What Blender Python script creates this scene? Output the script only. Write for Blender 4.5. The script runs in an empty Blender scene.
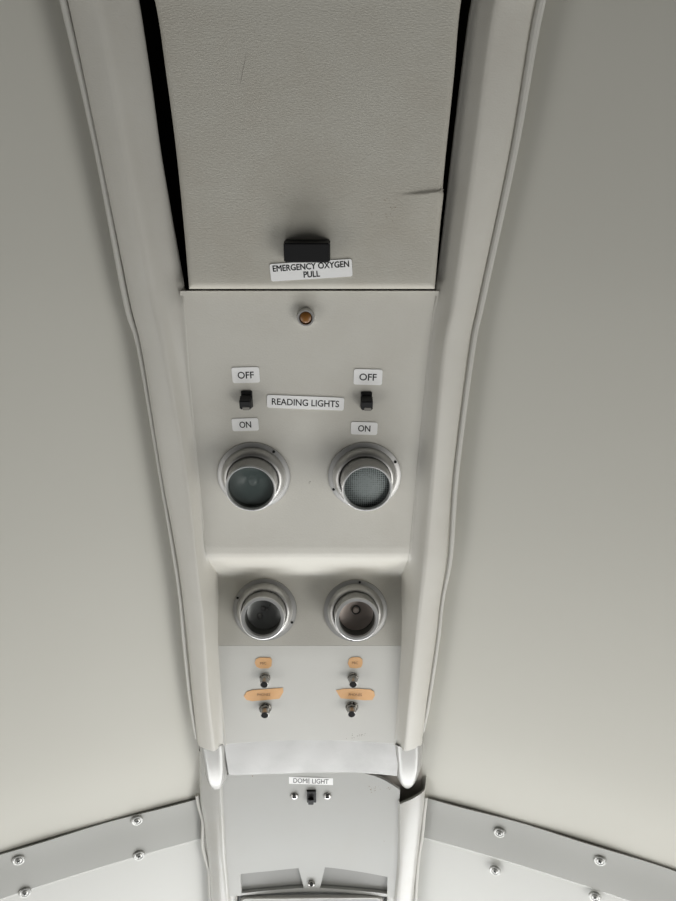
import bpy, bmesh, math, random
from mathutils import Vector, Matrix

# ------------------------------------------------------------------ camera, world, light, exposure
scene = bpy.context.scene
COL = scene.collection
PITCH = math.radians(66.0)          # camera looks up and forward at the ceiling
CAM = Vector((0.0, 0.0, 1.0))
FPX = 680.0
W, H = 676, 901
cam_d = bpy.data.cameras.new('camera')
cam_d.sensor_fit = 'VERTICAL'
cam_d.sensor_height = 24.0
cam_d.lens = 24.0 * FPX / H
cam_d.clip_start = 0.01
cam = bpy.data.objects.new('camera', cam_d)
cam.location = CAM
cam.rotation_euler = (math.pi / 2 + PITCH, 0, 0)
COL.objects.link(cam)
scene.camera = cam

world = bpy.data.worlds.new('cockpit_surroundings')
scene.world = world
world.use_nodes = True
wn, wl = world.node_tree.nodes, world.node_tree.links
wn.clear()
w_out = wn.new('ShaderNodeOutputWorld')
w_bg = wn.new('ShaderNodeBackground')
w_tc = wn.new('ShaderNodeTexCoord')
w_dot = wn.new('ShaderNodeVectorMath'); w_dot.operation = 'DOT_PRODUCT'
w_dot.inputs[1].default_value = (0.10, 0.99, 0.0)
w_ramp = wn.new('ShaderNodeValToRGB')
w_ramp.color_ramp.elements[0].position = 0.10
w_ramp.color_ramp.elements[0].color = (0.12, 0.115, 0.10, 1)
w_ramp.color_ramp.elements[1].position = 0.95
w_ramp.color_ramp.elements[1].color = (0.95, 0.97, 1.0, 1)
w_map = wn.new('ShaderNodeMapRange')
w_map.inputs[1].default_value = -1; w_map.inputs[2].default_value = 1
wl.new(w_tc.outputs['Generated'], w_dot.inputs[0])
wl.new(w_dot.outputs['Value'], w_map.inputs[0])
wl.new(w_map.outputs[0], w_ramp.inputs[0])
wl.new(w_ramp.outputs[0], w_bg.inputs[0])
w_bg.inputs[1].default_value = 0.11
wl.new(w_bg.outputs[0], w_out.inputs[0])


def area(name, loc, target, sx, sy, power, color):
    d = bpy.data.lights.new(name, 'AREA')
    d.shape = 'RECTANGLE'; d.size = sx; d.size_y = sy
    d.energy = power; d.color = color
    o = bpy.data.objects.new(name, d)
    o.location = loc
    o.rotation_euler = (Vector(target) - Vector(loc)).to_track_quat('-Z', 'Y').to_euler()
    COL.objects.link(o)
    return o


area('windshield_daylight', (0.05, 1.50, 1.12), (0.0, 0.50, 1.5), 1.4, 0.5, 15, (0.98, 0.99, 1.0))
area('right_window_daylight', (0.95, 0.90, 0.64), (0.1, 0.56, 1.5), 1.0, 0.6, 9.5, (1.0, 0.985, 0.95))
area('left_window_daylight', (-1.15, 0.90, 0.74), (0.0, 0.54, 1.5), 1.0, 0.6, 5.5, (1.0, 0.985, 0.95))

scene.view_settings.view_transform = 'Standard'
scene.view_settings.look = 'None'
scene.view_settings.gamma = 1.0
scene.view_settings.use_curve_mapping = False
scene.view_settings.exposure = 0.0

# ------------------------------------------------------------------ materials


def mat(name, color, rough=0.5, metal=0.0, grain=0.0, grain_scale=900.0, blotch=0.0, blotch_col=None,
        blotch_scale=14.0, coat=0.0, transmission=0.0, ior=1.45, alpha=1.0):
    m = bpy.data.materials.new(name)
    m.use_nodes = True
    nt = m.node_tree
    b = nt.nodes['Principled BSDF']
    b.inputs['Base Color'].default_value = (*color, 1)
    b.inputs['Roughness'].default_value = rough
    b.inputs['Metallic'].default_value = metal
    b.inputs['Coat Weight'].default_value = coat
    b.inputs['Transmission Weight'].default_value = transmission
    b.inputs['IOR'].default_value = ior
    b.inputs['Alpha'].default_value = alpha
    tc = None
    if grain or blotch:
        g = nt.nodes.new('ShaderNodeNewGeometry')
        tc = g.outputs['Position']
    if blotch:
        n = nt.nodes.new('ShaderNodeTexNoise')
        n.inputs['Scale'].default_value = blotch_scale
        n.inputs['Detail'].default_value = 6
        n.inputs['Roughness'].default_value = 0.65
        nt.links.new(tc, n.inputs['Vector'])
        r = nt.nodes.new('ShaderNodeMapRange')
        r.inputs[1].default_value = 0.45; r.inputs[2].default_value = 0.75
        r.inputs[3].default_value = 0.0; r.inputs[4].default_value = blotch
        nt.links.new(n.outputs['Fac'], r.inputs[0])
        mx = nt.nodes.new('ShaderNodeMix'); mx.data_type = 'RGBA'
        mx.inputs[6].default_value = (*color, 1)
        mx.inputs[7].default_value = (*(blotch_col or (0.30, 0.24, 0.17)), 1)
        nt.links.new(r.outputs[0], mx.inputs[0])
        nt.links.new(mx.outputs[2], b.inputs['Base Color'])
    if grain:
        mp = nt.nodes.new('ShaderNodeMapping')
        mp.inputs['Scale'].default_value = (0.55, 1.25, 1.0)
        nt.links.new(tc, mp.inputs[0])
        v = nt.nodes.new('ShaderNodeTexNoise')
        v.inputs['Scale'].default_value = grain_scale
        v.inputs['Detail'].default_value = 3
        nt.links.new(mp.outputs[0], v.inputs['Vector'])
        bp = nt.nodes.new('ShaderNodeBump')
        bp.inputs['Strength'].default_value = grain
        bp.inputs['Distance'].default_value = 0.0006
        nt.links.new(v.outputs['Fac'], bp.inputs['Height'])
        nt.links.new(bp.outputs[0], b.inputs['Normal'])
    return m


M = {}
M['vinyl'] = mat('grey_grained_vinyl', (0.60, 0.585, 0.53), 0.6, grain=0.3, blotch=0.12)
M['door_vinyl'] = mat('grey_door_vinyl', (0.48, 0.465, 0.41), 0.65, grain=0.35, blotch=0.22)
M['rail_vinyl'] = mat('grey_rail_vinyl', (0.56, 0.545, 0.495), 0.42, grain=0.25, blotch=0.10)
M['lower_panel'] = mat('pale_grey_paint', (0.55, 0.545, 0.51), 0.5, blotch=0.05)
M['face'] = mat('pale_grey_face_paint', (0.45, 0.452, 0.43), 0.4, blotch=0.10, blotch_scale=20, blotch_col=(0.40, 0.36, 0.30))
M['gloss_rail'] = mat('glossy_off_white_paint', (0.49, 0.485, 0.455), 0.22, blotch=0.20, blotch_scale=30, blotch_col=(0.42, 0.37, 0.28))
M['cap'] = mat('glossy_silver_paint', (0.37, 0.365, 0.345), 0.27, metal=0.15)
M['band'] = mat('polished_pale_metal', (0.78, 0.775, 0.755), 0.24, metal=0.45, blotch=0.6, blotch_scale=16, blotch_col=(0.52, 0.52, 0.50))  # blotches put smeared reflections into the band's colour
M['headliner'] = mat('smooth_grey_headliner', (0.55, 0.54, 0.485), 0.75, blotch=0.03, blotch_scale=4)
M['front_liner'] = mat('white_painted_liner', (0.58, 0.58, 0.55), 0.65)
M['strip'] = mat('grey_painted_strip', (0.385, 0.385, 0.36), 0.65)
M['piping'] = mat('grey_piping', (0.54, 0.53, 0.49), 0.5)
M['dark'] = mat('dark_cavity', (0.022, 0.018, 0.012), 0.8)
M['backing'] = mat('brown_grey_backing', (0.40, 0.37, 0.335), 0.7)
M['alu'] = mat('brushed_aluminium', (0.50, 0.495, 0.48), 0.42, metal=0.8)
M['alu_rim'] = mat('bright_aluminium_rim', (0.80, 0.80, 0.79), 0.35, metal=0.6)
M['steel'] = mat('polished_steel', (0.45, 0.445, 0.43), 0.3, metal=1.0)
M['chrome'] = mat('chrome', (0.42, 0.415, 0.40), 0.32, metal=0.9)
M['screw_metal'] = mat('dull_zinc_screw', (0.42, 0.42, 0.40), 0.42, metal=0.6)
M['dark_steel'] = mat('darkened_nickel', (0.33, 0.32, 0.30), 0.22, metal=1.0)
M['black'] = mat('black_plastic', (0.005, 0.005, 0.0055), 0.5)
M['hole'] = mat('black_hole', (0.004, 0.004, 0.004), 0.9)
M['toggle_tip'] = mat('grey_lit_switch_tip', (0.22, 0.21, 0.19), 0.45)  # grey stands in for light on the black lever's lower face
M['label'] = mat('white_label', (0.93, 0.93, 0.92), 0.5)
M['ink'] = mat('black_ink', (0.012, 0.012, 0.014), 0.6)
M['faint_ink'] = mat('faded_brown_ink', (0.22, 0.10, 0.05), 0.6)
M['grey_ink'] = mat('faded_grey_ink', (0.13, 0.13, 0.13), 0.6)
M['tape'] = mat('tan_label_tape', (0.74, 0.43, 0.20), 0.4, blotch=0.35, blotch_scale=120, blotch_col=(0.80, 0.55, 0.33))
M['amber'] = mat('amber_plastic', (0.20, 0.085, 0.018), 0.3)
M['reflector'] = mat('dull_reflector', (0.40, 0.41, 0.40), 0.35, metal=0.3)
M['pink_reflector'] = mat('pinkish_grey_reflector', (0.72, 0.62, 0.56), 0.42, metal=0.15)
M['bore'] = mat('dark_barrel_bore', (0.17, 0.17, 0.16), 0.35, metal=0.3)
M['glass'] = mat('grey_green_lens_glass', (0.13, 0.165, 0.16), 0.08, alpha=0.35)
M['lens_white'] = mat('white_dome_lens', (0.80, 0.82, 0.82), 0.3)
M['speck'] = mat('rust_speck', (0.20, 0.11, 0.05), 0.7)
M['crease'] = mat('vinyl_crease', (0.30, 0.28, 0.25), 0.6)

# fine wire mesh of the right reading light: a real pattern of holes in the plate's own material
mm = mat('grey_honeycomb_grille', (0.34, 0.37, 0.37), 0.35, metal=0.4)
nt = mm.node_tree
tcn = nt.nodes.new('ShaderNodeTexCoord')
ch = nt.nodes.new('ShaderNodeTexVoronoi')
ch.inputs['Scale'].default_value = 560
ch.inputs['Randomness'].default_value = 0.12
rr = nt.nodes.new('ShaderNodeMapRange')
rr.inputs[1].default_value = 0.15; rr.inputs[2].default_value = 0.60
mxx = nt.nodes.new('ShaderNodeMix'); mxx.data_type = 'RGBA'
mxx.inputs[6].default_value = (0.035, 0.045, 0.045, 1)
mxx.inputs[7].default_value = (0.30, 0.335, 0.33, 1)
nt.links.new(tcn.outputs['Object'], ch.inputs['Vector'])
nt.links.new(ch.outputs['Distance'], rr.inputs[0])
nt.links.new(rr.outputs[0], mxx.inputs[0])
nt.links.new(mxx.outputs[2], nt.nodes['Principled BSDF'].inputs['Base Color'])
M['grille'] = mm

# ------------------------------------------------------------------ surfaces of the place (world y -> z)


def lerp_tab(tab, y):
    if y <= tab[0][0]:
        a, b = tab[0], tab[1]
    elif y >= tab[-1][0]:
        a, b = tab[-2], tab[-1]
    else:
        for a, b in zip(tab, tab[1:]):
            if a[0] <= y <= b[0]:
                break
    t = (y - a[0]) / (b[0] - a[0])
    return a[1] + (b[1] - a[1]) * t


XC = -0.028                                       # the console's centre line
PANEL = [(0.08, 1.5385), (0.103, 1.5395), (0.17, 1.5420), (0.23, 1.5433), (0.266, 1.5435), (0.325, 1.5418), (0.340, 1.5413), (0.347, 1.5416), (0.352, 1.543),
         (0.358, 1.5465), (0.366, 1.5530), (0.382, 1.5668), (0.389, 1.5735), (0.393, 1.5770), (0.3955, 1.5785), (0.398, 1.5782),
        
         (0.440, 1.5640), (0.463, 1.5560), (0.468, 1.5548), (0.475, 1.5545), (0.592, 1.551)]
RAIL = [(-0.4, 1.508), (-0.089, 1.537), (0.10, 1.544), (0.35, 1.545), (0.60, 1.551), (0.66, 1.556)]
DOOR = [(-0.40, 1.493), (-0.089, 1.524), (0.104, 1.5325)]
FRONT = [(0.60, 1.5675), (0.656, 1.5605), (0.781, 1.546), (0.95, 1.524)]
HEAD = [(-0.6, 1.600), (-0.3, 1.585), (-0.1, 1.573), (0.1, 1.567), (0.35, 1.566), (0.60, 1.568), (0.700, 1.572), (0.75, 1.5645),
        (0.90, 1.548), (1.25, 1.50)]


def bow(x, k):
    return k * ((x - XC) / 0.09) ** 2


def z_panel(x, y):
    k = 0.0
    if y > 0.47:
        k = 0.005 * (y - 0.47) / 0.12
    return lerp_tab(PANEL, y) - bow(x, k)


def z_rail(x, y): return lerp_tab(RAIL, y)


def z_door(x, y): return lerp_tab(DOOR, y)


def z_front(x, y): return lerp_tab(FRONT, y) - bow(x, 0.007)


def smooth_tab(tab, y, w=0.04):
    return sum(lerp_tab(tab, y + d * w) for d in (-1, -0.5, 0, 0.5, 1)) / 5.0


def z_head(x, y):
    v = max(0.0, abs(x - XC) - 0.115)
    return smooth_tab(HEAD, y, 0.02) - (0.29 * v + 0.22 * v * v)


FWD = Vector((0, math.cos(PITCH), math.sin(PITCH)))
UP = Vector((0, -math.sin(PITCH), math.cos(PITCH)))


def ray(px, py):
    return Vector((1, 0, 0)) * ((px - W / 2) / FPX) + FWD - UP * ((py - H / 2) / FPX)


def hit(px, py, f, off=0.0):
    """Where the line of sight meets the surface z = f(x, y) - off."""
    d = ray(px, py)
    lo, hi = 0.1, None
    t = 0.1
    while t < 2.0:
        p = CAM + d * t
        if p.z > f(p.x, p.y) - off:
            hi = t
            break
        lo = t
        t += 0.004
    if hi is None:
        hi = 2.0
    for _ in range(40):
        m = 0.5 * (lo + hi)
        p = CAM + d * m
        if p.z > f(p.x, p.y) - off:
            hi = m
        else:
            lo = m
    return CAM + d * hi


def frame(px, py, f, off=0.0, roll=0.0, yref=None):
    """Local frame on a surface: x right, y towards the tail, z out of the ceiling (down)."""
    p = hit(px, py, f, off)
    e = 0.004
    gx = (f(p.x + e, p.y) - f(p.x - e, p.y)) / (2 * e)
    gy = (f(p.x, p.y + e) - f(p.x, p.y - e)) / (2 * e)
    n = Vector((gx, gy, -1)).normalized()
    X = Vector((1, 0, gx))
    X = (X - n * X.dot(n)).normalized()
    Y = n.cross(X)
    m = Matrix((X, Y, n)).transposed().to_4x4()
    m.translation = p
    return m @ Matrix.Rotation(roll, 4, 'Z')

# ------------------------------------------------------------------ object helpers


def tag(o, label, cat, group=None):
    o['label'] = label
    o['category'] = cat
    if group:
        o['group'] = group
    return o


def thing(name, label, cat, mw=None, group=None):
    o = bpy.data.objects.new(name, None)
    o.empty_display_size = 0.02
    COL.objects.link(o)
    if mw is not None:
        o.matrix_world = mw
    return tag(o, label, cat, group)


def link(name, me, material, parent=None, mw=None, angle=35, smooth=True):
    o = bpy.data.objects.new(name, me)
    COL.objects.link(o)
    if material is not None:
        me.materials.clear()
        me.materials.append(material)
    if smooth:
        me.shade_smooth()
        me.set_sharp_from_angle(angle=math.radians(angle))
    if parent is not None:
        o.parent = parent
    if mw is not None:
        o.matrix_local = mw
    return o


def mesh_bm(bm, name='mesh'):
    bmesh.ops.recalc_face_normals(bm, faces=bm.faces)
    me = bpy.data.meshes.new(name)
    bm.to_mesh(me)
    bm.free()
    return me


def lathe_bm(profile, seg=48, bm=None, closed=False):
    """profile: [(r, z)...]; r == 0 closes to a point."""
    bm = bm or bmesh.new()
    rings = []
    for r, z in profile:
        if r <= 1e-7:
            rings.append([bm.verts.new((0, 0, z))])
        else:
            rings.append([bm.verts.new((r * math.cos(2 * math.pi * i / seg), r * math.sin(2 * math.pi * i / seg), z)) for i in range(seg)])
    pairs = list(zip(rings, rings[1:]))
    if closed:
        pairs.append((rings[-1], rings[0]))
    for a, b in pairs:
        for i in range(seg):
            j = (i + 1) % seg
            if len(a) == 1 and len(b) == 1:
                continue
            if len(a) == 1:
                bm.faces.new((a[0], b[i], b[j]))
            elif len(b) == 1:
                bm.faces.new((a[i], a[j], b[0]))
            else:
                bm.faces.new((a[i], a[j], b[j], b[i]))
    return bm


def lathe(profile, seg=48, closed=False):
    return mesh_bm(lathe_bm(profile, seg, closed=closed))


def box_bm(sx, sy, z0, z1, taper=(1, 1), shift=(0, 0), bevel=0.0, seg=3):
    bm = bmesh.new()
    vs = []
    for z, kx, ky, ox, oy in ((z0, 1, 1, 0, 0), (z1, taper[0], taper[1], shift[0], shift[1])):
        for x, y in ((-1, -1), (1, -1), (1, 1), (-1, 1)):
            vs.append(bm.verts.new((x * sx / 2 * kx + ox, y * sy / 2 * ky + oy, z)))
    for q in ((0, 1, 2, 3), (4, 5, 6, 7), (0, 1, 5, 4), (1, 2, 6, 5), (2, 3, 7, 6), (3, 0, 4, 7)):
        bm.faces.new([vs[i] for i in q])
    if bevel:
        bmesh.ops.bevel(bm, geom=bm.edges[:], offset=bevel, segments=seg, affect='EDGES', clamp_overlap=True)
    return bm


def grid_mesh(rows, closed_u=False, cap=False, thickness=0.0):
    """rows: list of equally long lists of points."""
    bm = bmesh.new()
    vr = [[bm.verts.new(p) for p in r] for r in rows]
    for a, b in zip(vr, vr[1:]):
        n = len(a)
        for i in range(n if closed_u else n - 1):
            j = (i + 1) % n
            bm.faces.new((a[i], a[j], b[j], b[i]))
    if cap:
        bm.faces.new(vr[0]); bm.faces.new(list(reversed(vr[-1])))
    return bm


def slab(rows, dz):
    """A surface (rows of points) given real thickness dz upwards."""
    bm = bmesh.new()
    lo = [[bm.verts.new(p) for p in r] for r in rows]
    hi = [[bm.verts.new(Vector(p) + Vector((0, 0, dz))) for p in r] for r in rows]
    nr, nc = len(rows), len(rows[0])
    for i in range(nr - 1):
        for j in range(nc - 1):
            bm.faces.new((lo[i][j], lo[i][j + 1], lo[i + 1][j + 1], lo[i + 1][j]))
            bm.faces.new((hi[i][j], hi[i + 1][j], hi[i + 1][j + 1], hi[i][j + 1]))
    for i in range(nr - 1):
        for j in (0, nc - 1):
            bm.faces.new((lo[i][j], lo[i + 1][j], hi[i + 1][j], hi[i][j]))
    for j in range(nc - 1):
        for i in (0, nr - 1):
            bm.faces.new((lo[i][j], lo[i][j + 1], hi[i][j + 1], hi[i][j]))
    return mesh_bm(bm)


def crom(pts, n):
    """Catmull-Rom through points, n samples per span."""
    P = [Vector(p) for p in pts]
    P = [P[0] * 2 - P[1]] + P + [P[-1] * 2 - P[-2]]
    out = []
    for i in range(1, len(P) - 2):
        p0, p1, p2, p3 = P[i - 1:i + 3]
        for k in range(n):
            t = k / n
            out.append(0.5 * ((2 * p1) + (p2 - p0) * t + (2 * p0 - 5 * p1 + 4 * p2 - p3) * t * t + (3 * p1 - p0 - 3 * p2 + p3) * t ** 3))
    out.append(P[-2].copy())
    return out


def tube(pts, r, seg=10):
    """pts: 3-D points, r: radius or list."""
    rows = []
    n = len(pts)
    for i, p in enumerate(pts):
        t = (pts[min(i + 1, n - 1)] - pts[max(i - 1, 0)]).normalized()
        a = t.cross(Vector((0, 0, 1))).normalized()
        b = a.cross(t)
        rr = r[i] if isinstance(r, (list, tuple)) else r
        rows.append([p + a * (rr * math.cos(2 * math.pi * k / seg)) + b * (rr * math.sin(2 * math.pi * k / seg)) for k in range(seg)])
    return mesh_bm(grid_mesh(rows, closed_u=True, cap=True))


class Guide:
    """A traced line on a surface, read back as x(y)."""

    def __init__(self, pts, f, off=0.0, widen=None):
        self.p = [hit(px, py, f, off) for px, py in pts]
        q = crom(self.p, 6)
        self.tab = []
        for v in q:
            if not self.tab or v.y > self.tab[-1][0] + 1e-5:
                self.tab.append((v.y, v.x))

    def x(self, y): return lerp_tab(self.tab, y)


def structure(name, me, material):
    o = link(name, me, material)
    o['kind'] = 'structure'
    return o

# ------------------------------------------------------------------ the setting: ceiling liners, joint strips


STRIP0, STRIP1 = 0.697, 0.7555


def liner(side, y0, y1, ny, u0, off):
    rows = []
    for i in range(ny + 1):
        y = y0 + (y1 - y0) * i / ny
        r = []
        for j in range(41):
            ua = max(u0, lerp_tab([(-0.6, 0.16), (-0.09, 0.130), (0.10, 0.119), (0.35, 0.105), (0.6, 0.1)], min(y, 0.6)))
            u = ua + (0.85 - ua) * (j / 40) ** 1.15
            x = XC + side * u
            r.append(Vector((x, y, z_head(x, y) - off)))
        rows.append(r)
    return slab(rows, 0.003)


ceil = structure('ceiling', liner(-1, -0.60, STRIP1 - 0.01, 60, 0.100, 0), M['headliner'])
ceil['label'] = 'smooth grey ceiling liner left of the overhead console'
ceil2 = structure('ceiling.001', liner(1, -0.60, STRIP1 - 0.01, 60, 0.100, 0), M['headliner'])
ceil2['label'] = 'smooth grey ceiling liner right of the overhead console'
c3 = structure('ceiling.002', liner(-1, STRIP1 - 0.009, 1.12, 24, 0.100, 0), M['front_liner'])
c3['label'] = 'white ceiling panel below the screwed strip, lower left corner'
c4 = structure('ceiling.003', liner(1, STRIP1 - 0.009, 1.12, 24, 0.100, 0), M['front_liner'])
c4['label'] = 'white ceiling panel below the screwed strip, lower right corner'


def z_strip(x, y):
    t = (y - STRIP0) / (STRIP1 - STRIP0)
    return z_head(x, y) - 0.0032


def screw(parent, mw, r=0.0052, name='screw'):
    """Countersunk cross-head screw in a dished washer."""
    washer = link(name, lathe([(0, 0.0002), (r * 0.98, 0.0002), (r * 1.28, 0.0), (r * 1.28, 0.0008), (r * 1.15, 0.0017), (r * 0.95, 0.0019),
                               (r * 0.78, 0.0013), (r * 0.70, 0.0013), (r * 0.66, 0.0019), (r * 0.40, 0.0026), (r * 0.32, 0.0027), (0, 0.0027)], 32), M['screw_metal'], parent, mw)
    bm = bmesh.new()
    for a in (0, math.pi / 2):
        b2 = box_bm(r * 0.75, r * 0.19, 0.0024, 0.00285)
        me = mesh_bm(b2)
        me.transform(Matrix.Rotation(a + 0.5, 4, 'Z'))
        bm.from_mesh(me)
    slot = link('cross_slot', mesh_bm(bm), M['hole'], washer, smooth=False)
    return washer


def make_strip(side, label, screws):
    rows = []
    for i in range(7):
        y = STRIP0 + (STRIP1 - STRIP0) * i / 6
        r = []
        for j in range(37):
            u = 0.1255 + (0.80 - 0.1255) * j / 36
            x = XC + side * u
            wob = 0.0008 * math.sin(u * 47) * (1 - i / 6)
            r.append(Vector((x, y, z_strip(x, y) - wob)))
        rows.append(r)
    y = STRIP1 + 0.0034                                # rolled front edge
    rows.append([Vector((p.x, y, z_strip(p.x, y) + 0.0017)) for p in rows[-1]])
    t = thing('joint_strip', label, 'trim strip', Matrix.Translation((XC + side * 0.115, STRIP0, z_strip(XC + side * 0.115, STRIP0))))
    inv = t.matrix_world.inverted()
    me = slab(rows, 0.0016)
    me.transform(inv)
    link('strip_plate', me, M['strip'], t, angle=9)
    for px, py in screws:
        screw(t, inv @ frame(px, py, z_strip, 0.0003, 0.4 * (px % 3)))
    return t


make_strip(-1, 'grey joint strip with four screws crossing the ceiling at lower left', [(137, 820), (139, 855), (18.5, 859.5), (25, 892)])
make_strip(1, 'grey joint strip with four screws crossing the ceiling at lower right', [(499.5, 832), (495, 870), (600, 860), (595, 896)])

# ------------------------------------------------------------------ overhead console
console = thing('overhead_console', 'long grey vinyl overhead console with raised side rails and recessed light panel', 'overhead console',
                Matrix.Translation((XC, 0.30, 1.56)))
CI = console.matrix_world.inverted()


def wm(o):
    m = o.matrix_basis.copy()
    return wm(o.parent) @ m if o.parent else m


def put(me, name, material, parent, base=None, angle=35):
    """World-built mesh moved into its parent's frame."""
    me.transform(wm(base or parent).inverted())
    return link(name, me, material, parent, angle=angle)


L_SEAM = [(50, -70), (68, 0), (100, 151), (130, 300), (142, 350), (162, 475), (177, 555), (183, 600), (187.5, 640), (193, 700), (199, 752)]
L_CREST = [(70, -70), (96, 0), (124, 151), (152, 300), (163, 350), (186, 475), (195, 555), (200, 600), (204, 640), (208, 700), (214, 752)]
L_IN = [(183, 288), (186, 320), (190, 380), (199, 475), (205, 540)]
L_IN2 = [(219, 588), (218, 615), (218, 640), (221, 690), (226, 740)]
R_SEAM = [(562, -70), (535, 0), (509.5, 151), (478, 300), (468, 350), (452.5, 475), (447, 555), (440, 600), (435.5, 640), (427, 700), (421, 752)]
R_CREST = [(524, -70), (497, 0), (476, 151), (454, 300), (444, 350), (433, 475), (426, 555), (421, 600), (416.5, 640), (410, 700), (405, 752)]
R_IN = [(435, 288), (434, 300), (427, 360), (416, 475), (410, 540)]
R_IN2 = [(401, 588), (402, 615), (401.5, 640), (398.5, 690), (394.5, 740)]
L_OPEN = [(124, -70), (138.5, 0), (150, 75), (160, 151), (172, 220), (184, 285)]
R_OPEN = [(489, -70), (471, 0), (461, 75), (452, 151), (444, 220), (436.5, 285)]

HC = 0.0135


def inner_tab(opening, upper, lower):
    tab = []
    for px, py in opening:
        p = hit(px, py, z_rail); tab.append((p.y, p.x))
    for px, py in upper[1:]:
        p = hit(px, py, z_panel); tab.append((p.y, p.x))
    for px, py in lower:
        p = hit(px, py, z_panel); tab.append((p.y, p.x))
    return tab


IN_L = inner_tab(L_OPEN, L_IN, L_IN2)
IN_R = inner_tab(R_OPEN, R_IN, R_IN2)


def rail_rows(side, seam, crest, inner, zbase, zin, ys, hc, y_of=None):
    rows = []
    for y in ys:
        xs, xc, xi = seam.x(y), crest.x(y), inner(y)
        zb = zbase(0, y)
        w, v = xc - xs, xi - xc
        zi = zin(xi, y)
        zd = zi - zb
        sec = [(xs + 0.06 * w, zb + 0.022 + (0.022 if y < 0.3 else 0.0)), (xs, zb + 0.008), (xs + 0.01 * w, zb + 0.001), (xs + 0.12 * w, zb - 0.42 * hc), (xs + 0.55 * w, zb - 0.80 * hc), (xs + 0.86 * w, zb - 0.98 * hc),
               (xc, zb - hc), (xc + 0.16 * v, zb - 0.90 * hc), (xc + 0.45 * v, zb - 0.50 * hc + 0.15 * zd), (xc + 0.80 * v, zb - 0.14 * hc + 0.55 * zd), (xi, zi),
               (xi + (0.10 * v if y > 0.10 else -0.12 * v), zi + 0.006)]
        rows.append([Vector((p.x, y, p.y)) for p in crom([Vector((a, b)) for a, b in sec], 4)])
    return rows


def ystations(a, b, n):
    return [a + (b - a) * i / n for i in range(n + 1)]


Y_END = hit(213, 747, z_rail, 0.008).y
ys_main = sorted(set(ystations(-0.16, 0.33, 44) + ystations(0.335, 0.42, 26) + ystations(0.43, Y_END, 18)))


def z_in(x, y):
    if y < 0.10:
        return z_rail(x, y) + 0.002
    return z_panel(x, y)


gl = (Guide(L_SEAM, z_rail, -0.001), Guide(L_CREST, z_rail, HC))
gr = (Guide(R_SEAM, z_rail, -0.001), Guide(R_CREST, z_rail, HC))


def smooth_in(tab):
    def f(y):
        return sum(lerp_tab(tab, y + d) for d in (-0.008, -0.004, 0, 0.004, 0.008)) / 5
    return f


fin_l, fin_r = smooth_in(IN_L), smooth_in(IN_R)
rail_l = put(mesh_bm(grid_mesh(rail_rows(-1, gl[0], gl[1], fin_l, z_rail, z_in, ys_main, HC))), 'side_rail', M['rail_vinyl'], console, angle=60)
rail_r = put(mesh_bm(grid_mesh(rail_rows(1, gr[0], gr[1], fin_r, z_rail, z_in, ys_main, HC))), 'side_rail', M['rail_vinyl'], console, angle=60)

# piping along the outer edge of each rail
PIPE_L = [(46, -70, 4.0), (63.5, 0, 4.2), (97.5, 151, 3.4), (126, 300, 3.4), (139.5, 350, 2.6), (160.5, 475, 2.0), (174, 555, 2.0), (180.5, 600, 2.0), (184, 640, 2.0), (190.5, 700, 2.0), (196.5, 738, 1.8)]
PIPE_R = [(570, -70, 5.0), (541, 0, 5.2), (514, 151, 4.2), (482, 300, 3.6), (472, 350, 3.3), (456, 475, 3.0), (450.5, 555, 2.6), (442.5, 600, 2.0), (438, 640, 2.0), (429, 700, 2.0), (423, 731, 1.8)]


def piping(trace, f, off, parent):
    pts, rad = [], []
    for px, py, rp in trace:
        p = hit(px, py, f, off)
        pts.append(p)
        rad.append(Vector((rp * (p - CAM).dot(FWD) / FPX, 0, 0)))
    P = crom(pts, 6)
    R = [v.x for v in crom(rad, 6)]
    return put(tube(P, R), 'piping', M['piping'], parent, base=parent)


# children of the rails share the console's frame (rails sit at its origin)
bpy.context.view_layer.update()
piping(PIPE_L, z_rail, 0.0005, rail_l)
piping(PIPE_R, z_rail, 0.0005, rail_r)

# centre panel with rounded lip, sloping recess and lower plate (upper vinyl piece and lower painted piece)


def panel_rows(ys, grow=0.0025):
    rows = []
    for y in ys:
        a, b = fin_l(y) - grow, fin_r(y) + grow
        rows.append([Vector((a + (b - a) * j / 24, y, z_panel(a + (b - a) * j / 24, y))) for j in range(25)])
    return rows


put(slab(panel_rows(ystations(hit(311, 291.0, z_panel).y, 0.330, 16) + ystations(0.334, 0.415, 54) + ystations(0.42, 0.466, 6)), 0.004), 'upper_panel', M['vinyl'], console, angle=70)
put(slab(panel_rows(ystations(0.4662, 0.592, 16)), 0.004), 'lower_panel', M['lower_panel'], console, angle=70)

# shiny band at the console's front end
BL = [(227, 741), (230, 772)]
BR = [(395, 741), (394, 775)]


def z_band(x, y): return lerp_tab([(0.58, 1.5530), (0.645, 1.5492)], y) - bow(x, 0.0055) + 0.0009 * math.sin(x * 38 + 1.0) + 0.00012 * math.sin(x * 140 + y * 60)


rows = []
for i in range(11):
    y = 0.585 + (0.638 - 0.585) * i / 10
    a = hit(227 + 0.1 * i * 3, 741, z_band).x - 0.004
    b = hit(395, 741, z_band).x + 0.004
    rows.append([Vector((a + (b - a) * j / 30, y + 0.002 * math.cos((j / 30 - .5) * 3), z_band(a + (b - a) * j / 30, y))) for j in range(31)])
put(slab(rows, 0.0025), 'shiny_band', M['band'], console, angle=60)

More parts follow.
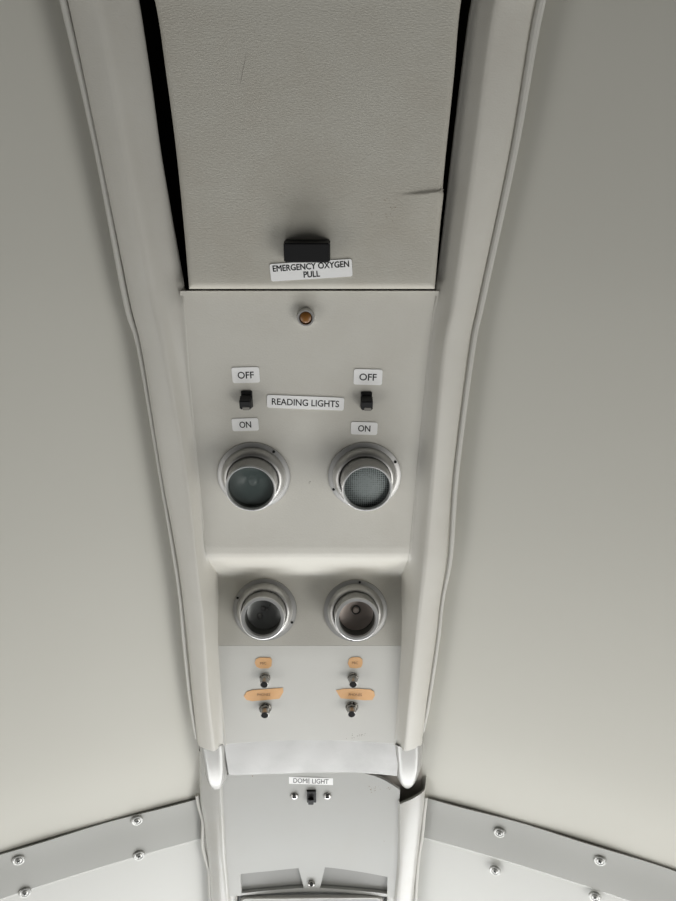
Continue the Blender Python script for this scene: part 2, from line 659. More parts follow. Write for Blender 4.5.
# bullet-shaped glossy end caps
CAPL = [(743, 197, 226.5), (752, 198.5, 227.5), (760, 201, 227.5), (767, 202.5, 228), (773, 204, 227.6), (778, 206, 226.8), (782, 208.3, 225.2), (785, 211.5, 222.5)]
CAPR = [(743, 392, 424), (752, 392.5, 424), (760, 393.5, 423), (767, 394, 422), (773, 395.3, 420), (778, 397, 417.5), (781.5, 399.2, 415), (784, 402.5, 411.8)]


def end_cap(trace, parent):
    rows = []
    n = len(trace)
    for i, (py, xa, xb) in enumerate(trace):
        a, b = hit(xa, py, z_rail, 0.004), hit(xb, py, z_rail, 0.004)
        c, r = (a.x + b.x) / 2, (b.x - a.x) / 2
        k = max(0.0, (i - 2) / (n - 2))
        hh = 0.0185 * (1 - 0.42 * k * k)
        zb = z_rail(0, 0.60) + 0.0085
        sec = []
        for q in range(25):
            ph = math.pi * q / 24
            cx, sz = math.cos(ph), math.sin(ph)
            ex = 0.75
            ridge = 1.0 - 0.07 * (math.cos(ph * 2) + 1) * 0 + 0.03 * math.cos(ph * 6)
            sec.append(Vector((c - r * math.copysign(abs(cx) ** ex, cx), (a.y + b.y) / 2, zb - hh * (sz ** ex) * ridge)))
        rows.append(sec)
    bm = grid_mesh(rows)
    bm.verts.ensure_lookup_table()
    tip = sum(rows[-1], Vector()) / 25 + Vector((0, 0.0035, -0.002))
    tv = bm.verts.new(tip)
    m = len(rows[0])
    last = list(bm.verts)[(n - 1) * m:(n - 1) * m + m]
    for p, q in zip(last, last[1:]):
        bm.faces.new((p, q, tv))
    bm.faces.new((last[-1], last[0], tv))
    me = mesh_bm(bm)
    o = put(me, 'end_cap', M['cap'], parent, base=parent, angle=80)
    o['label'] = 'glossy silver rounded end cap'
    return o


end_cap(CAPL, rail_l)
end_cap(CAPR, rail_r)

# closed dark compartment above the door
bm = bmesh.new()
x0, x1, y0, y1, z0, z1 = XC - 0.119, XC + 0.119, -0.30, 0.118, 1.5455, 1.640
v = [bm.verts.new(p) for p in ((x0, y0, z0), (x1, y0, z0), (x1, y1, z0), (x0, y1, z0), (x0, y0, z1), (x1, y0, z1), (x1, y1, z1), (x0, y1, z1))]
for q in ((4, 5, 6, 7), (0, 1, 5, 4), (1, 2, 6, 5), (2, 3, 7, 6), (3, 0, 4, 7)):
    bm.faces.new([v[i] for i in q])
put(mesh_bm(bm), 'oxygen_compartment', M['dark'], console)['label'] = 'dark compartment behind the oxygen door'

# backing seen in the gap in front of the rails
rows = [[Vector((XC + u, y, lerp_tab([(0.60, 1.5700), (0.66, 1.5672), (0.80, 1.556)], y))) for u in (-0.125, -0.06, 0, 0.06, 0.125)] for y in ystations(0.60, 0.80, 8)]
put(slab(rows, 0.003), 'backing_plate', M['backing'], console)['label'] = 'brown-grey backing plate showing in the gap'

# the hinged oxygen door
DL = [(131, -70), (153.5, 0), (165, 75), (175, 151), (183, 230), (188, 289)]
DR = [(478, -70), (462, 0), (455, 75), (447, 151), (443.5, 188), (444, 196), (441, 225), (435.5, 289)]
dgl = Guide(DL, z_door)
dgr = Guide(DR, z_door)
y_db = hit(310, 290, z_door).y
ysd = ystations(-0.15, y_db - 0.006, 40)
rows = []


def door_row(y, e):
    """e = 0 at the rounded bottom edge, 1 inside."""
    a, b = dgl.x(y), dgr.x(y)
    r = []
    for j in range(41):
        t = j / 40
        s = 0.5 - 0.5 * math.cos(math.pi * t) if False else t
        x = a + (b - a) * s
        d = min(x - a, b - x)
        k = min(1.0, d / 0.004)
        rnd = 0.0035 * (1 - math.sqrt(max(0, 1 - (1 - k) ** 2)))
        r.append((x, y, rnd))
    return r


def door_pts(y, drop):
    a, b = dgl.x(y), dgr.x(y)
    xs = [a, a + 0.0006, a + 0.0016, a + 0.003, a + 0.0045] + [a + 0.0045 + (b - a - 0.009) * j / 32 for j in range(1, 32)] + [b - 0.0045, b - 0.003, b - 0.0016, b - 0.0006, b]
    out = []
    for x in xs:
        d = min(x - a, b - x)
        k = min(1.0, d / 0.0045)
        rnd = 0.0042 * (1 - math.sqrt(max(0.0, 1 - (1 - k) ** 2)))
        z = z_door(x, y)
        # the torn vinyl skin stands a little proud below the tear near the right edge
        fx = (x - (b - 0.030)) / 0.030
        if fx > 0:
            yt = Y_TEAR - 0.0035 * fx
            s = max(0.0, min(1.0, (y - yt) / 0.0012))
            fade = max(0.0, 1 - (y - yt) / 0.03) if y > yt else 0
            z -= 0.0011 * s * fade * min(1.0, fx * 3)
        out.append(Vector((x, y, z + max(rnd, drop))))
    return out


Y_TEAR = hit(412, 194, z_door).y
ysd = sorted(set(ysd + [Y_TEAR + d * 0.0006 - 0.004 for d in range(0, 12)]))
rows = [door_pts(y, 0) for y in ysd]
for k in range(1, 7):
    ph = math.pi / 2 * k / 6
    rows.append(door_pts(y_db - 0.006 + 0.006 * math.sin(ph), 0.0048 * (1 - math.cos(ph))))
door = put(slab(rows, 0.0022), 'compartment_door', M['door_vinyl'], console, angle=50)
door['label'] = 'worn grained vinyl door over the emergency oxygen'

fr = frame(307.5, 249.7, z_door, 0.0)
hm = mesh_bm(box_bm(0.0345, 0.0150, -0.001, 0.0135, taper=(0.985, 0.94), bevel=0.0009))
hm.transform(fr)
put(hm, 'pull_handle', M['black'], door, base=door)['label'] = 'small black pull block'

# worn crease lines and rust specks on the door (marks with their own shape)


def streak(trace, f, r, material, parent, name):
    pts = crom([hit(px, py, f, -r * 0.55) for px, py in trace], 5)
    n = len(pts)
    rad = [r * (0.35 + 0.65 * math.sin(math.pi * min(1, max(0, (i + 0.4) / n)))) for i in range(n)]
    return put(tube(pts, rad, 6), name, material, parent, base=parent)


streak([(408, 194.5), (417, 195), (425, 192), (434, 190.5), (444, 189.5)], z_door, 0.00055, M['crease'], door, 'tear_line')
streak([(247, 45), (245, 60), (243, 70), (241, 80), (238.5, 93)], z_door, 0.00030, M['crease'], door, 'faint_crease')

# ------------------------------------------------------------------ front console with the dome light switch
front = thing('dome_light_console', 'short glossy off-white console carrying the dome light switch in front of long console', 'overhead console',
              Matrix.Translation((XC, 0.72, 1.56)))
FRAIL = [(0.60, 1.569), (0.656, 1.5620), (0.781, 1.5475), (0.98, 1.5215)]


def z_frail(x, y): return lerp_tab(FRAIL, y)


HF = 0.0140
FL_SEAM = [(199, 770), (200, 800), (203.7, 820), (205.5, 840), (208, 860), (211, 901), (213, 940), (214, 980)]
FL_CREST = [(219, 770), (220, 800), (221, 820), (222, 840), (223, 860), (227, 901), (230, 940), (232, 980)]
FL_IN = [(229, 770), (230.5, 800), (232, 820), (233, 840), (234, 860), (236.5, 901), (239, 940), (241, 980)]
FR_SEAM = [(427, 770), (425, 800), (422.5, 820), (420, 840), (417, 865), (413, 901), (410, 940), (407, 980)]
FR_CREST = [(400, 770), (400.5, 800), (401, 820), (401, 840), (400.5, 865), (398, 901), (396, 940), (394, 980)]
FR_IN = [(395, 770), (393.5, 800), (393, 820), (392, 840), (391, 865), (387.5, 901), (385, 940), (382, 980)]
fgl = [Guide(FL_SEAM, z_frail), Guide(FL_CREST, z_frail, HF), Guide(FL_IN, z_front)]
fgr = [Guide(FR_SEAM, z_frail), Guide(FR_CREST, z_frail, HF), Guide(FR_IN, z_front)]
Y_FE = 0.93


def front_rail(g, starts, name):
    """starts: image rows where the rail begins at seam, middle, crest, inner edge."""
    s = [hit(311, r, z_frail, 0.006).y for r in starts]
    ys = ystations(0.0, 1.0, 34)
    base = rail_rows(1, g[0], g[1], lambda y: g[2].x(y), z_frail, z_front, [0.6], HF)
    ncol = len(base[0])
    starts_c = [lerp_tab([(0, s[0]), (0.09, s[0]), (0.20, s[0] * 0.45 + s[1] * 0.55), (0.36, s[1]), (0.545, s[2]), (0.72, s[2] * 0.85 + s[3] * 0.15), (0.91, s[3]), (1.0, s[3])], c / (ncol - 1)) for c in range(ncol)]
    cols = []
    for c in range(ncol):
        yy = [starts_c[c] + (Y_FE - starts_c[c]) * t for t in ys]
        rr_ = rail_rows(1, g[0], g[1], lambda y: g[2].x(y), z_frail, z_front, yy, HF)
        cols.append([rr_[i][c] for i in range(len(ys))])
    rows = [[cols[c][i] for c in range(ncol)] for i in range(len(ys))]
    # the broken leading edge is turned in, giving the shell a visible thickness
    lead = [p + Vector((0, 0.0015, 0.004)) for p in rows[0]]
    return put(mesh_bm(grid_mesh([lead] + rows)), name, M['gloss_rail'], front, angle=60)


frl = front_rail(fgl, (752, 752, 756, 766), 'side_rail')
frr = front_rail(fgr, (781, 795, 798, 787), 'side_rail')
FP_L = [(197, 795, 1.9), (199, 806, 1.9), (203, 820, 2.0), (203, 833, 2.0), (203, 845, 2.0), (206.5, 860, 2.0), (209, 870, 1.9), (210, 885, 1.8), (210.5, 901, 1.8), (213, 940, 1.8)]
FP_R = [(426, 797, 1.9), (424, 815, 2.0), (422, 835, 2.0), (419.5, 850, 1.9), (417.5, 866, 1.9), (416.5, 880, 1.9), (415.5, 901, 1.8), (412, 940, 1.8)]
bpy.context.view_layer.update()
piping(FP_L, z_frail, 0.001, frl)
piping(FP_R, z_frail, 0.001, frr)

# face plate: curved top edge, two rectangular pockets, middle tab, lower strip
TOP = [(226, 775), (245, 772), (265, 769.5), (290, 768), (315, 768), (340, 769.5), (365, 773.5), (382, 779), (397, 788)]
LOWE = [(226, 876.5), (241, 874), (270, 871), (300, 868), (322, 867), (355, 871), (388, 877), (397, 878.5)]
STR_T = [(226, 896), (241, 893.5), (270, 890.5), (303, 888), (320, 888), (355, 890.5), (388, 894), (397, 895.5)]
STR_B = [(226, 897), (241, 895.5), (270, 893.5), (303, 892), (320, 892), (355, 893.5), (388, 897), (397, 898.5)]


def edge(tr):
    tab = []
    for px, py in tr:
        p = hit(px, py, z_front)
        tab.append((p.x, p.y))
    q = crom([Vector((a, b)) for a, b in tab], 5)
    return [(p.x, p.y) for p in q]


e_top, e_low, e_st, e_sb = edge(TOP), edge(LOWE), edge(STR_T), edge(STR_B)
xa, xb = e_low[0][0], e_low[-1][0]
pk = [hit(px, 880, z_front).x for px in (240.5, 300.5, 322, 388)]
tb = [hit(px, py, z_front) for px, py in ((298.5, 868.5), (304, 889), (320, 889), (325, 867.5))]
xs_all = sorted(set([xa + (xb - xa) * j / 60 for j in range(61)]))


def FZ(x, y, d=0.0): return Vector((x, y, z_front(x, y) + d))


bm = bmesh.new()


def band_between(bm, xs, fa, fb, n=4):
    g = [[bm.verts.new(FZ(x, fa(x) + (fb(x) - fa(x)) * i / n)) for i in range(n + 1)] for x in xs]
    for a, b in zip(g, g[1:]):
        for i in range(n):
            bm.faces.new((a[i], a[i + 1], b[i + 1], b[i]))


F_top = lambda x: lerp_tab(e_top, x)
F_low = lambda x: lerp_tab(e_low, x)
F_st = lambda x: lerp_tab(e_st, x)
F_sb = lambda x: lerp_tab(e_sb, x)
band_between(bm, xs_all, F_top, F_low, 12)
band_between(bm, xs_all, F_st, F_sb, 2)
# tab and side pieces
for l0, l1, r0, r1 in ((tb[0].x, tb[1].x, tb[3].x, tb[2].x), (xa, xa, pk[0], pk[0] + 0.0005), (pk[3] - 0.0005, pk[3] - 0.0005, xb, xb)):
    n, k = 8, 6
    g = []
    for j in range(n + 1):
        col = []
        for i in range(k + 1):
            s = i / k
            l, r = l0 + (l1 - l0) * s, r0 + (r1 - r0) * s
            x = l + (r - l) * j / n
            col.append(bm.verts.new(FZ(x, F_low(x) + (F_st(x) - F_low(x)) * s)))
        g.append(col)
    for a, b in zip(g, g[1:]):
        for i in range(k):
            bm.faces.new((a[i], a[i + 1], b[i + 1], b[i]))
bmesh.ops.remove_doubles(bm, verts=bm.verts, dist=0.0004)
bmesh.ops.recalc_face_normals(bm, faces=bm.faces)
for f_ in bm.faces:
    if f_.normal.z > 0:
        f_.normal_flip()
r_ = bmesh.ops.extrude_face_region(bm, geom=bm.faces[:])
for v_ in [g for g in r_['geom'] if isinstance(g, bmesh.types.BMVert)]:
    v_.co.z += 0.0035
put(mesh_bm(bm), 'face_plate', M['face'], front, angle=40)

for lbl, (u0, u1) in (('left', (pk[0] - 0.004, tb[1].x + 0.004)), ('right', (tb[2].x - 0.004, pk[3] + 0.004))):
    rows = []
    for i in range(7):
        s = i / 6
        rows.append([FZ(u0 + (u1 - u0) * j / 10, (F_low(u0 + (u1 - u0) * j / 10) - 0.004) + (F_st(u0 + (u1 - u0) * j / 10) - F_low(u0 + (u1 - u0) * j / 10) + 0.014) * s, 0.0042) for j in range(11)])
    pf = put(slab(rows, 0.0015), 'pocket_floor', M['backing'], front)
    pf['label'] = 'grey sunken pocket beside the middle tab'
rows = [[Vector((x, y, z_front(x, y) + 0.0125)) for x in (XC - 0.094, XC - 0.05, XC, XC + 0.05, XC + 0.094)] for y in ystations(0.78, 0.945, 6)]
put(slab(rows, 0.002), 'mounting_plate', M['face'], front)
M['backing_grey'] = mat('grey_pocket_paint', (0.28, 0.28, 0.265), 0.5)
for o in front.children:
    if o.name.startswith('pocket_floor'):
        o.data.materials.clear(); o.data.materials.append(M['backing_grey'])

bpy.context.view_layer.update()
FI = front.matrix_world.inverted()
s_ = link('tab_screw', lathe([(0.0030, 0), (0.0042, 0.0006), (0.0042, 0.0018), (0.0034, 0.0030), (0.0022, 0.0034), (0.0018, 0.0022), (0, 0.0022)], 24), M['dark_steel'], front, FI @ frame(311.5, 882.5, z_front))
link('socket', lathe([(0.0021, 0.0030), (0.0021, 0.00345), (0, 0.00345)], 20), M['hole'], s_)

# the dome light itself: rounded bezel and white lens, only its upper edge in view
def zdl(x, y): return z_front(x, y) + 0.003


t = thing('dome_light', 'white dome light lens in a pale bezel at the lower edge of dome console', 'dome light', frame(312, 913.5, z_front, 0.001))
bpy.context.view_layer.update()
TI = t.matrix_world.inverted()


def rrect(w, h, r, n=8):
    out = []
    for cx, cy, a0 in ((w / 2 - r, h / 2 - r, 0), (-w / 2 + r, h / 2 - r, 90), (-w / 2 + r, -h / 2 + r, 180), (w / 2 - r, -h / 2 + r, 270)):
        for k in range(n + 1):
            a = math.radians(a0 + 90 * k / n)
            out.append((cx + r * math.cos(a), cy + r * math.sin(a)))
    return out


def ring_rows(specs):
    return [[Vector((x, y, z - 0.00000)) for x, y in rrect(w, h, r)] for w, h, r, z in specs]


def bowed(rows):
    return [[Vector((p.x, p.y - 9.0 * (p.x) ** 2 * 0.0 - 0.0065 * (p.x / 0.085) ** 2, p.z + 0.0045 * (p.x / 0.085) ** 2)) for p in r] for r in rows]


LW, LH = 0.176, 0.076
link('bezel', mesh_bm(grid_mesh(bowed(ring_rows([(LW, LH, .008, -.002), (LW, LH, .008, .0012), (LW - .002, LH - .002, .0075, .0022), (LW - .0046, LH - .0046, .0065, .0022), (LW - .006, LH - .006, .006, .0010), (LW - .006, LH - .006, .006, -.004)])), closed_u=True)), M['gloss_rail'], t)
link('gasket', mesh_bm(grid_mesh(bowed(ring_rows([(LW - .006, LH - .006, .006, -.004), (LW - .0066, LH - .0070, .006, -.0005), (LW - .020, LH - .022, .006, -.003)])), closed_u=True)), M['bore'], t)
bm = grid_mesh(bowed(ring_rows([(LW - .0072, LH - .0072, .006, -.003), (LW - .0072, LH - .0072, .006, .0008), (LW - .011, LH - .0105, .005, .0020), (LW - .05, LH - .05, .004, .0035)])), closed_u=True, cap=True)
link('lens', mesh_bm(bm), M['lens_white'], t)

# ------------------------------------------------------------------ reading lights and eyeball lamps


def lathe_obj(name, prof, material, parent, mw=None, seg=56, closed=False, angle=32):
    return link(name, lathe(prof, seg, closed), material, parent, mw, angle=angle)


def eyeball_light(px, py, label, kind, screws, f, aim=(0, 0), group=None):
    t = thing('reading_light' if kind in ('clear', 'mesh') else 'spot_lamp', label, 'reading light' if kind in ('clear', 'mesh') else 'lamp', frame(px, py, f), group)
    fl = lathe_obj('flange', [(0.026, 0.0003), (0.0322, 0.0003), (0.0325, 0.0009), (0.0322, 0.0017), (0.0300, 0.0020), (0.0290, 0.0024), (0.026, 0.0024)], M['alu'], t)
    for a in screws:
        a = math.radians(a)
        lathe_obj('flange_screw', [(0.0, 0.0021), (0.0013, 0.0021), (0.0013, 0.0026), (0.0, 0.0027)], M['hole'], fl, Matrix.Translation((0.0303 * math.cos(a), 0.0303 * math.sin(a), -0.0002)), seg=12)
    lathe_obj('collar', [(0.0285, 0.0018), (0.0283, 0.0035), (0.0272, 0.0065), (0.0256, 0.0090), (0.0243, 0.0101), (0.0234, 0.0103), (0.0228, 0.0098), (0.0225, 0.0080), (0.0225, 0.0020)], M['alu'], t)
    rot = Matrix.Rotation(math.radians(aim[0]), 4, 'X') @ Matrix.Rotation(math.radians(aim[1]), 4, 'Y')
    top = 0.0268
    ri = 0.0199 if kind in ('clear', 'mesh') else 0.0180
    ro = 0.0214
    prof = [(0.0216, 0.002), (0.0222, 0.008), (0.0220, 0.013), (ro, 0.019), (ro, top - 0.0012)]
    barrel = lathe_obj('barrel', prof + [(ro, top - 0.0010)], M['alu'], t, rot)
    lathe_obj('rim', [(ro + 0.0002, top - 0.0016), (ro + 0.0003, top - 0.0004), (ro - 0.0004, top + 0.0002), (ri + 0.0004, top + 0.0002), (ri, top - 0.0006), (ri - 0.0004, top - 0.003)], M['alu_rim'], barrel)
    if kind in ('clear', 'mesh'):
        lathe_obj('bore', [(ri, top - 0.001), (ri - 0.0005, 0.012), (ri - 0.002, 0.006), (0.0165, 0.004)], M['bore'], barrel)
        zl = top - 0.0065
        if kind == 'clear':
            lathe_obj('reflector', [(0.0190, zl - 0.001), (0.0170, zl - 0.006), (0.0130, zl - 0.0105), (0.0075, zl - 0.0135), (0.004, zl - 0.0145), (0, zl - 0.0145)], M['reflector'], barrel)
            lathe_obj('bulb', [(0.0026, 0.0055), (0.0040, 0.009), (0.0046, 0.0125), (0.0036, 0.0157), (0.0018, 0.0172), (0, 0.0175)], M['reflector'], barrel, Matrix.Translation((0.001, 0.001, 0)))
            lathe_obj('lens', [(0.0196, zl), (0.012, zl + 0.0014), (0.006, zl + 0.0018), (0, zl + 0.0019), (0, zl + 0.0004), (0.0196, zl - 0.0008)], M['glass'], barrel)
        else:
            lathe_obj('grille_lens', [(0.0197, zl + 0.001), (0.012, zl + 0.0018), (0.006, zl + 0.0021), (0, zl + 0.0022)], M['grille'], barrel)
    else:
        lathe_obj('bore', [(ri, top - 0.001), (ri - 0.0002, top - 0.010), (ri - 0.0008, 0.006), (ri - 0.0012, 0.0045)], M['bore'], barrel)
        rf = M['reflector'] if kind == 'dim' else M['pink_reflector']
        lathe_obj('reflector', [(0.0172, 0.0095), (0.0166, 0.0090), (0.0105, 0.0078), (0.0050, 0.0072), (0, 0.0072)], rf, barrel)
        if kind == 'dim':
            for x, y, r in ((-0.0010, 0.0040, 0.0022), (0.0030, 0.0030, 0.0014), (-0.0045, -0.0040, 0.0026), (0.0052, 0.0068, 0.0010)):
                lathe_obj('bulb_contact', [(r, 0.0070), (r, 0.0088), (r * 0.7, 0.0096), (0, 0.0099)], M['steel'], barrel, Matrix.Translation((x, y, 0)), seg=18)
        else:
            lathe_obj('lamp_socket', [(0.0046, 0.0072), (0.0046, 0.0088), (0.0042, 0.0092), (0.0038, 0.0082), (0.0034, 0.0082)], M['bore'], barrel, Matrix.Translation((0, 0.0035, 0)), seg=24)
            lathe_obj('lamp_tip', [(0.0034, 0.0078), (0.0033, 0.0096), (0.0024, 0.0106), (0, 0.0108)], M['pink_reflector'], barrel, Matrix.Translation((0, 0.0035, 0)), seg=24)
    return t


eyeball_light(254, 475.5, 'aluminium reading light with smoky clear lens below the left switch', 'clear', (52, 232), z_panel, (0, 0))
eyeball_light(364.5, 475.5, 'aluminium reading light with fine mesh grille lens below the right switch', 'mesh', (28, 205), z_panel, (0, 3))
eyeball_light(265, 609.5, 'open-fronted metal spot lamp with dull grey inside, left in the sloping recess', 'dim', (155, -25), z_panel, (0, 1))
eyeball_light(355.5, 610.5, 'open-fronted metal spot lamp with pinkish inside and round bulb end, right in the recess', 'pink', (82, -98), z_panel, (0, 2))

# ------------------------------------------------------------------ labels


def text_mesh(s, size, w_max=None, bold=0.0, spacing=1.0, line=1.0):
    c = bpy.data.curves.new('lettering', 'FONT')
    c.body = s
    c.size = size
    c.align_x = 'CENTER'; c.align_y = 'CENTER'
    c.space_character = spacing
    c.space_line = line
    c.resolution_u = 4
    o = bpy.data.objects.new('lettering', c)
    COL.objects.link(o)
    dg = bpy.context.evaluated_depsgraph_get()
    me = bpy.data.meshes.new_from_object(o.evaluated_get(dg))
    bpy.data.objects.remove(o)
    xs = [v.co.x for v in me.vertices]; ys = [v.co.y for v in me.vertices]
    cx, cy = (min(xs) + max(xs)) / 2, (min(ys) + max(ys)) / 2
    k = 1.0
    if w_max:
        k = w_max / (max(xs) - min(xs))
    for v in me.vertices:
        v.co.x = (v.co.x - cx) * k
        v.co.y -= cy
    if bold:
        bm = bmesh.new()
        for dx, dy_ in ((-bold, 0), (bold, 0), (0, bold * 0.7), (0, -bold * 0.7)):
            m2 = me.copy()
            m2.transform(Matrix.Translation((dx, dy_, 0)))
            bm.from_mesh(m2)
            bpy.data.meshes.remove(m2)
        bm.to_mesh(me)
        bm.free()
    return me


def px_size(px, py, f):
    a = hit(px - 5, py, f); b = hit(px + 5, py, f)
    c = hit(px, py - 4, f); d = hit(px, py + 4, f)
    return (b - a).length / 10, (d - c).length / 8


def plate_mesh(outline, z1, z0=0.0):
    bm = bmesh.new()
    lo = [bm.verts.new((x, y, z0)) for x, y in outline]
    hi = [bm.verts.new((x, y, z1)) for x, y in outline]
    n = len(outline)
    bm.faces.new(hi); bm.faces.new(list(reversed(lo)))
    for i in range(n):
        j = (i + 1) % n
        bm.faces.new((lo[i], lo[j], hi[j], hi[i]))
    return mesh_bm(bm)


def sticker(px, py, wpx, hpx, roll_px, lines, label, f, name='placard', text_h=None, text_w=None, bold=0.0003, material='label', ink='ink',
            off=0.0002, outline=None, dy=0.0, line=0.85, group=None):
    """roll_px: clockwise slope of the label in the photograph, in degrees."""
    kx, ky = px_size(px, py, f)
    mw = frame(px, py, f, off, roll=math.radians(-roll_px))
    t = tag(link(name, plate_mesh(rrect(wpx * kx, hpx * ky, min(2.2 * kx, hpx * ky * 0.3), 5) if outline is None else [(x * kx, y * ky) for x, y in outline], 0.00035),
                 M[material], smooth=False), label, 'label', group)
    t.matrix_world = mw
    if lines:
        me = text_mesh(lines, (text_h or 10) * ky, text_w * kx if text_w else None, bold=bold, line=line)
        link('lettering', me, M[ink], t, Matrix.Translation((0, dy * ky, 0.00045)), smooth=False)
    return t


sticker(311.2, 270.2, 82, 17.5, -3.6, 'EMERGENCY OXYGEN\nPULL', 'white label lettered EMERGENCY OXYGEN PULL on the door below black handle', z_door, text_h=8.6, text_w=76, bold=0.00016, dy=0.1, line=0.92)
sticker(245.8, 375.0, 27.5, 15.5, -1.5, 'OFF', 'small white OFF label above the left switch', z_panel, text_h=9.6, text_w=16, bold=0.00009)
sticker(245.3, 424.5, 26.5, 12.5, -2, 'ON', 'small white ON label below the left switch', z_panel, text_h=8.8, text_w=11.5, bold=0.00009)
sticker(305.5, 402.6, 77, 12.8, 2.4, 'READING LIGHTS', 'long white READING LIGHTS label between the two switches', z_panel, text_h=9.2, text_w=67, bold=0.00009)
sticker(368.0, 377.0, 28.5, 15.5, 1.5, 'OFF', 'small white OFF label above the right switch', z_panel, text_h=9.6, text_w=17, bold=0.00009)
sticker(364.2, 428.3, 26.5, 12.5, 2, 'ON', 'small white ON label below the right switch', z_panel, text_h=8.8, text_w=12, bold=0.00009)
sticker(311, 780.8, 54, 6.8, 2.6, 'DOME LIGHT', 'narrow white DOME LIGHT label above the front switch', z_front, text_h=6.6, text_w=35, bold=0.00006, ink='grey_ink')


def tape(px, py, lines, label, outline, tw):
    return sticker(px, py, 0, 0, 0, lines, label, z_panel, name='tape_label', text_h=3.6, text_w=tw, bold=0.0, material='tape', ink='faint_ink', outline=outline)


tape(263.2, 663, 'MIC', 'short tan tape label above the upper left jack', [(-8.5, 0.5), (-7, 4), (-3.5, 5.6), (7.5, 5.4), (8.8, 3), (8.2, -3), (5, -5.2), (-3, -5.4), (-7, -3.6)], 6)
tape(355, 662.6, 'MIC', 'short tan tape label above the upper right jack', [(-7.2, -1), (-6, 3.5), (-3, 5.4), (4.5, 5.6), (7.4, 3), (7.6, -1), (6, -4.6), (1, -5.6), (-5, -5)], 6)
tape(263.7, 694.3, 'PHONES', 'long tan tape label between the two left jacks, square right end', [(-20, -1.5), (-17, 3), (-11, 4.6), (5, 5.4), (19.5, 6.2), (19.8, 2), (15.5, -4.6), (2, -5.6), (-12, -6.4), (-17.5, -5)], 13)
tape(355.3, 694.5, 'PHONES', 'long tan tape label between the two right jacks, rounded right end', [(-19.5, 3.8), (-12, 5.6), (2, 6), (15, 5.4), (18.5, 3.6), (19.6, -0.5), (17.2, -5), (10, -5.4), (-4, -4.6), (-14.5, -4)], 13)

# ------------------------------------------------------------------ switches, indicator, jacks


def rocker(px, py, label, tipside, tilt):
    kx, ky = px_size(px, py, z_panel)
    t = thing('rocker_switch', label, 'switch', frame(px, py, z_panel))
    link('bushing', mesh_bm(box_bm(11.5 * kx, 17 * ky, -0.0005, 0.0022, taper=(0.95, 0.95), bevel=0.0006)), M['black'], t)
    lever = link('lever', mesh_bm(box_bm(12 * kx, 11 * ky, 0.0015, 0.0098, taper=(0.95, 0.82), shift=(tipside * 0.0006, -0.0012), bevel=0.0008)), M['black'], t,
                 Matrix.Rotation(tilt, 4, 'X'))
    link('lit_tip', mesh_bm(box_bm(7.0 * kx, 3.6 * ky, 0.0090, 0.0102, bevel=0.0004)), M['toggle_tip'], lever, Matrix.Translation((tipside * 0.0006 + 0.0006, -0.0040, 0)))  # grey block paints in the lever's lit lower face
    return t


rocker(247, 399, 'black rocker switch of the left reading light between OFF and ON labels', -1, 0.10)
rocker(366.3, 400, 'black rocker switch of the right reading light between OFF and ON labels', 0.5, 0.06)

t = thing('indicator_light', 'small amber indicator in a chrome ring below the oxygen door', 'indicator light', frame(306, 316.0, z_panel))
lathe_obj('bezel', [(0.0070, 0.0), (0.0072, 0.0016), (0.0070, 0.0026), (0.0070, 0.0050), (0.0064, 0.0062), (0.0054, 0.0062), (0.0050, 0.0052), (0.0050, 0.002)], M['alu'], t, seg=40)
lathe_obj('amber_lens', [(0.0048, 0.0040), (0.0044, 0.0054), (0.0030, 0.0063), (0, 0.0066)], M['amber'], t, seg=32)


def jack(px, py, label, big):
    t = thing('jack_socket', label, 'jack', frame(px, py, z_panel))
    r = 0.0068 if big else 0.0057
    lathe_obj('washer', [(0.0030, 0.0), (r, 0.0002), (r * 1.02, 0.0010), (r * 0.95, 0.0018), (r * 0.60, 0.0019)], M['dark_steel'], t, seg=36)
    q = 0.0060 if big else 0.0052
    lathe_obj('hex_nut', [(q * 0.9, 0.0016), (q, 0.0020), (q, 0.0046), (q * 0.93, 0.0053), (0.0042, 0.0053)], M['dark_steel'], t, seg=8, angle=15)
    s = lathe_obj('sleeve', [(0.0045, 0.004), (0.0045, 0.0108), (0.0044, 0.0114), (0.0039, 0.0117), (0.0036, 0.0112)], M['chrome'], t, seg=32)
    lathe_obj('plug_hole', [(0.0037, 0.0113), (0.0026, 0.0114), (0, 0.0114)], M['hole'], s, seg=24)
    return t


jack(265, 677.2, 'small nickel jack socket below the short tape, left column', False)
jack(353, 677.0, 'small nickel jack socket below the short tape, right column', False)
jack(265.3, 707.5, 'wide-nut nickel jack socket below the long tape, left column', True)
jack(351.8, 706.5, 'wide-nut nickel jack socket below the long tape, right column', True)

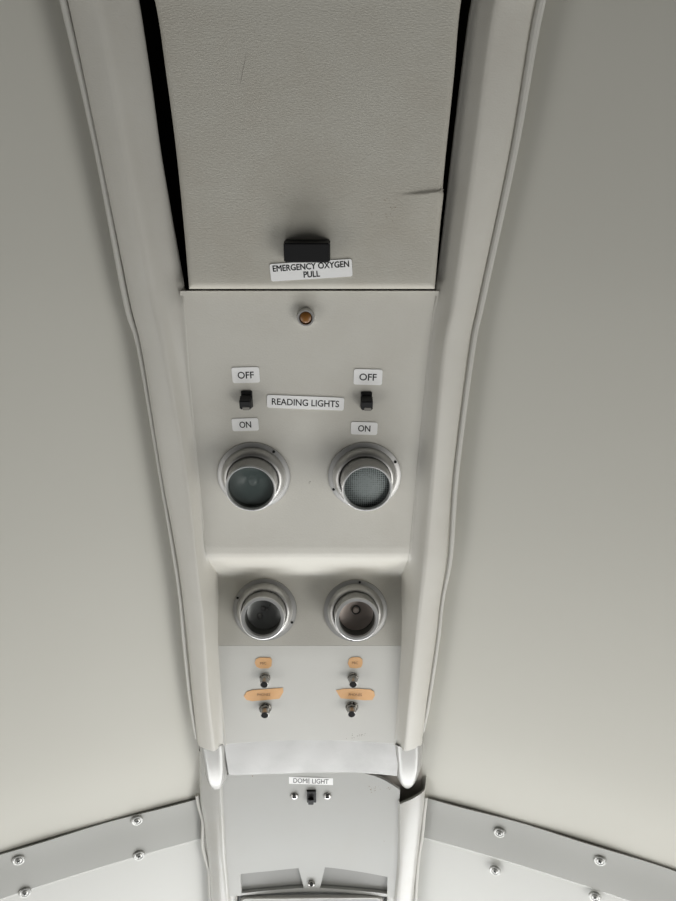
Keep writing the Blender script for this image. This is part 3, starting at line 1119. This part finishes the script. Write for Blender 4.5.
# dome light switch
t = thing('slide_switch', 'black dome light switch between two chrome screws on the front console', 'switch', frame(311.5, 795.5, z_front))
kx, ky = px_size(311, 795, z_front)
link('switch_body', mesh_bm(box_bm(9.2 * kx, 11.5 * ky, -0.0004, 0.0026, bevel=0.0004)), M['black'], t)
link('switch_lever', mesh_bm(box_bm(5.4 * kx, 5.0 * ky, 0.002, 0.0062, bevel=0.0005)), M['black'], t, Matrix.Translation((-0.0006, -0.0042, 0)))
for px in (294.5, 327.5):
    s = link('switch_screw', lathe([(0.0042, 0.0), (0.0046, 0.0005), (0.0043, 0.0012), (0.0032, 0.0023), (0.0018, 0.0028), (0, 0.0029)], 28), M['steel'], t,
             t.matrix_world.inverted() @ frame(px, 795.8, z_front))
    link('screw_slot', mesh_bm(box_bm(0.0040, 0.0016, 0.0020, 0.0031)), M['hole'], s, smooth=False)

# ------------------------------------------------------------------ marks of wear: specks on the vinyl
random.seed(4)


def specks(spots, f, parent, name, material):
    bm = bmesh.new()
    for px, py, r in spots:
        m = frame(px, py, f, 0.0)
        ring = []
        for k in range(7):
            a = 2 * math.pi * k / 7 + random.random()
            rr2 = r * (0.6 + 0.6 * random.random())
            ring.append((a, rr2))
        ring.sort()
        c = bm.verts.new(m @ Vector((0, 0, 0.00014)))
        vs = [bm.verts.new(m @ Vector((math.cos(a) * q, math.sin(a) * q, 0.00004))) for a, q in ring]
        for i in range(7):
            bm.faces.new((c, vs[i], vs[(i + 1) % 7]))
    o = put(mesh_bm(bm), name, material, parent, base=parent)
    o['kind'] = 'stuff'
    return o


bpy.context.view_layer.update()
sp = [(random.gauss(402, 15), random.gauss(207, 5.5), random.uniform(0.00012, 0.00032)) for _ in range(70)]
specks([(310, 481.5, 0.0009), (309.2, 483, 0.0006)], z_panel, next(o for o in console.children if o.name.startswith('upper_panel')), 'dark_nick', M['crease'])
specks([(random.uniform(346, 366), 738.5 - 0.28 * (q - 346) + random.gauss(0, 0.8), random.uniform(0.0003, 0.0008)) for q in [random.uniform(346, 366) for _ in range(16)]],
       z_panel, next(o for o in console.children if o.name.startswith('lower_panel')), 'dark_scuffs', M['crease'])
face = next(o for o in front.children if o.name.startswith('face_plate'))
specks([(random.uniform(366, 391), random.gauss(788.5, 1.6), random.uniform(0.0003, 0.0007)) for _ in range(18)] + [(251.5, 774, 0.0011), (252.5, 776, 0.0009), (384, 841, 0.0006)],
       lambda x, y: z_front(x, y), face, 'brown_scuffs', M['speck'])
specks([s for s in sp if 370 < s[0] < 436 and 198 < s[1] < 222], z_door, door, 'rust_speckles', M['speck'])
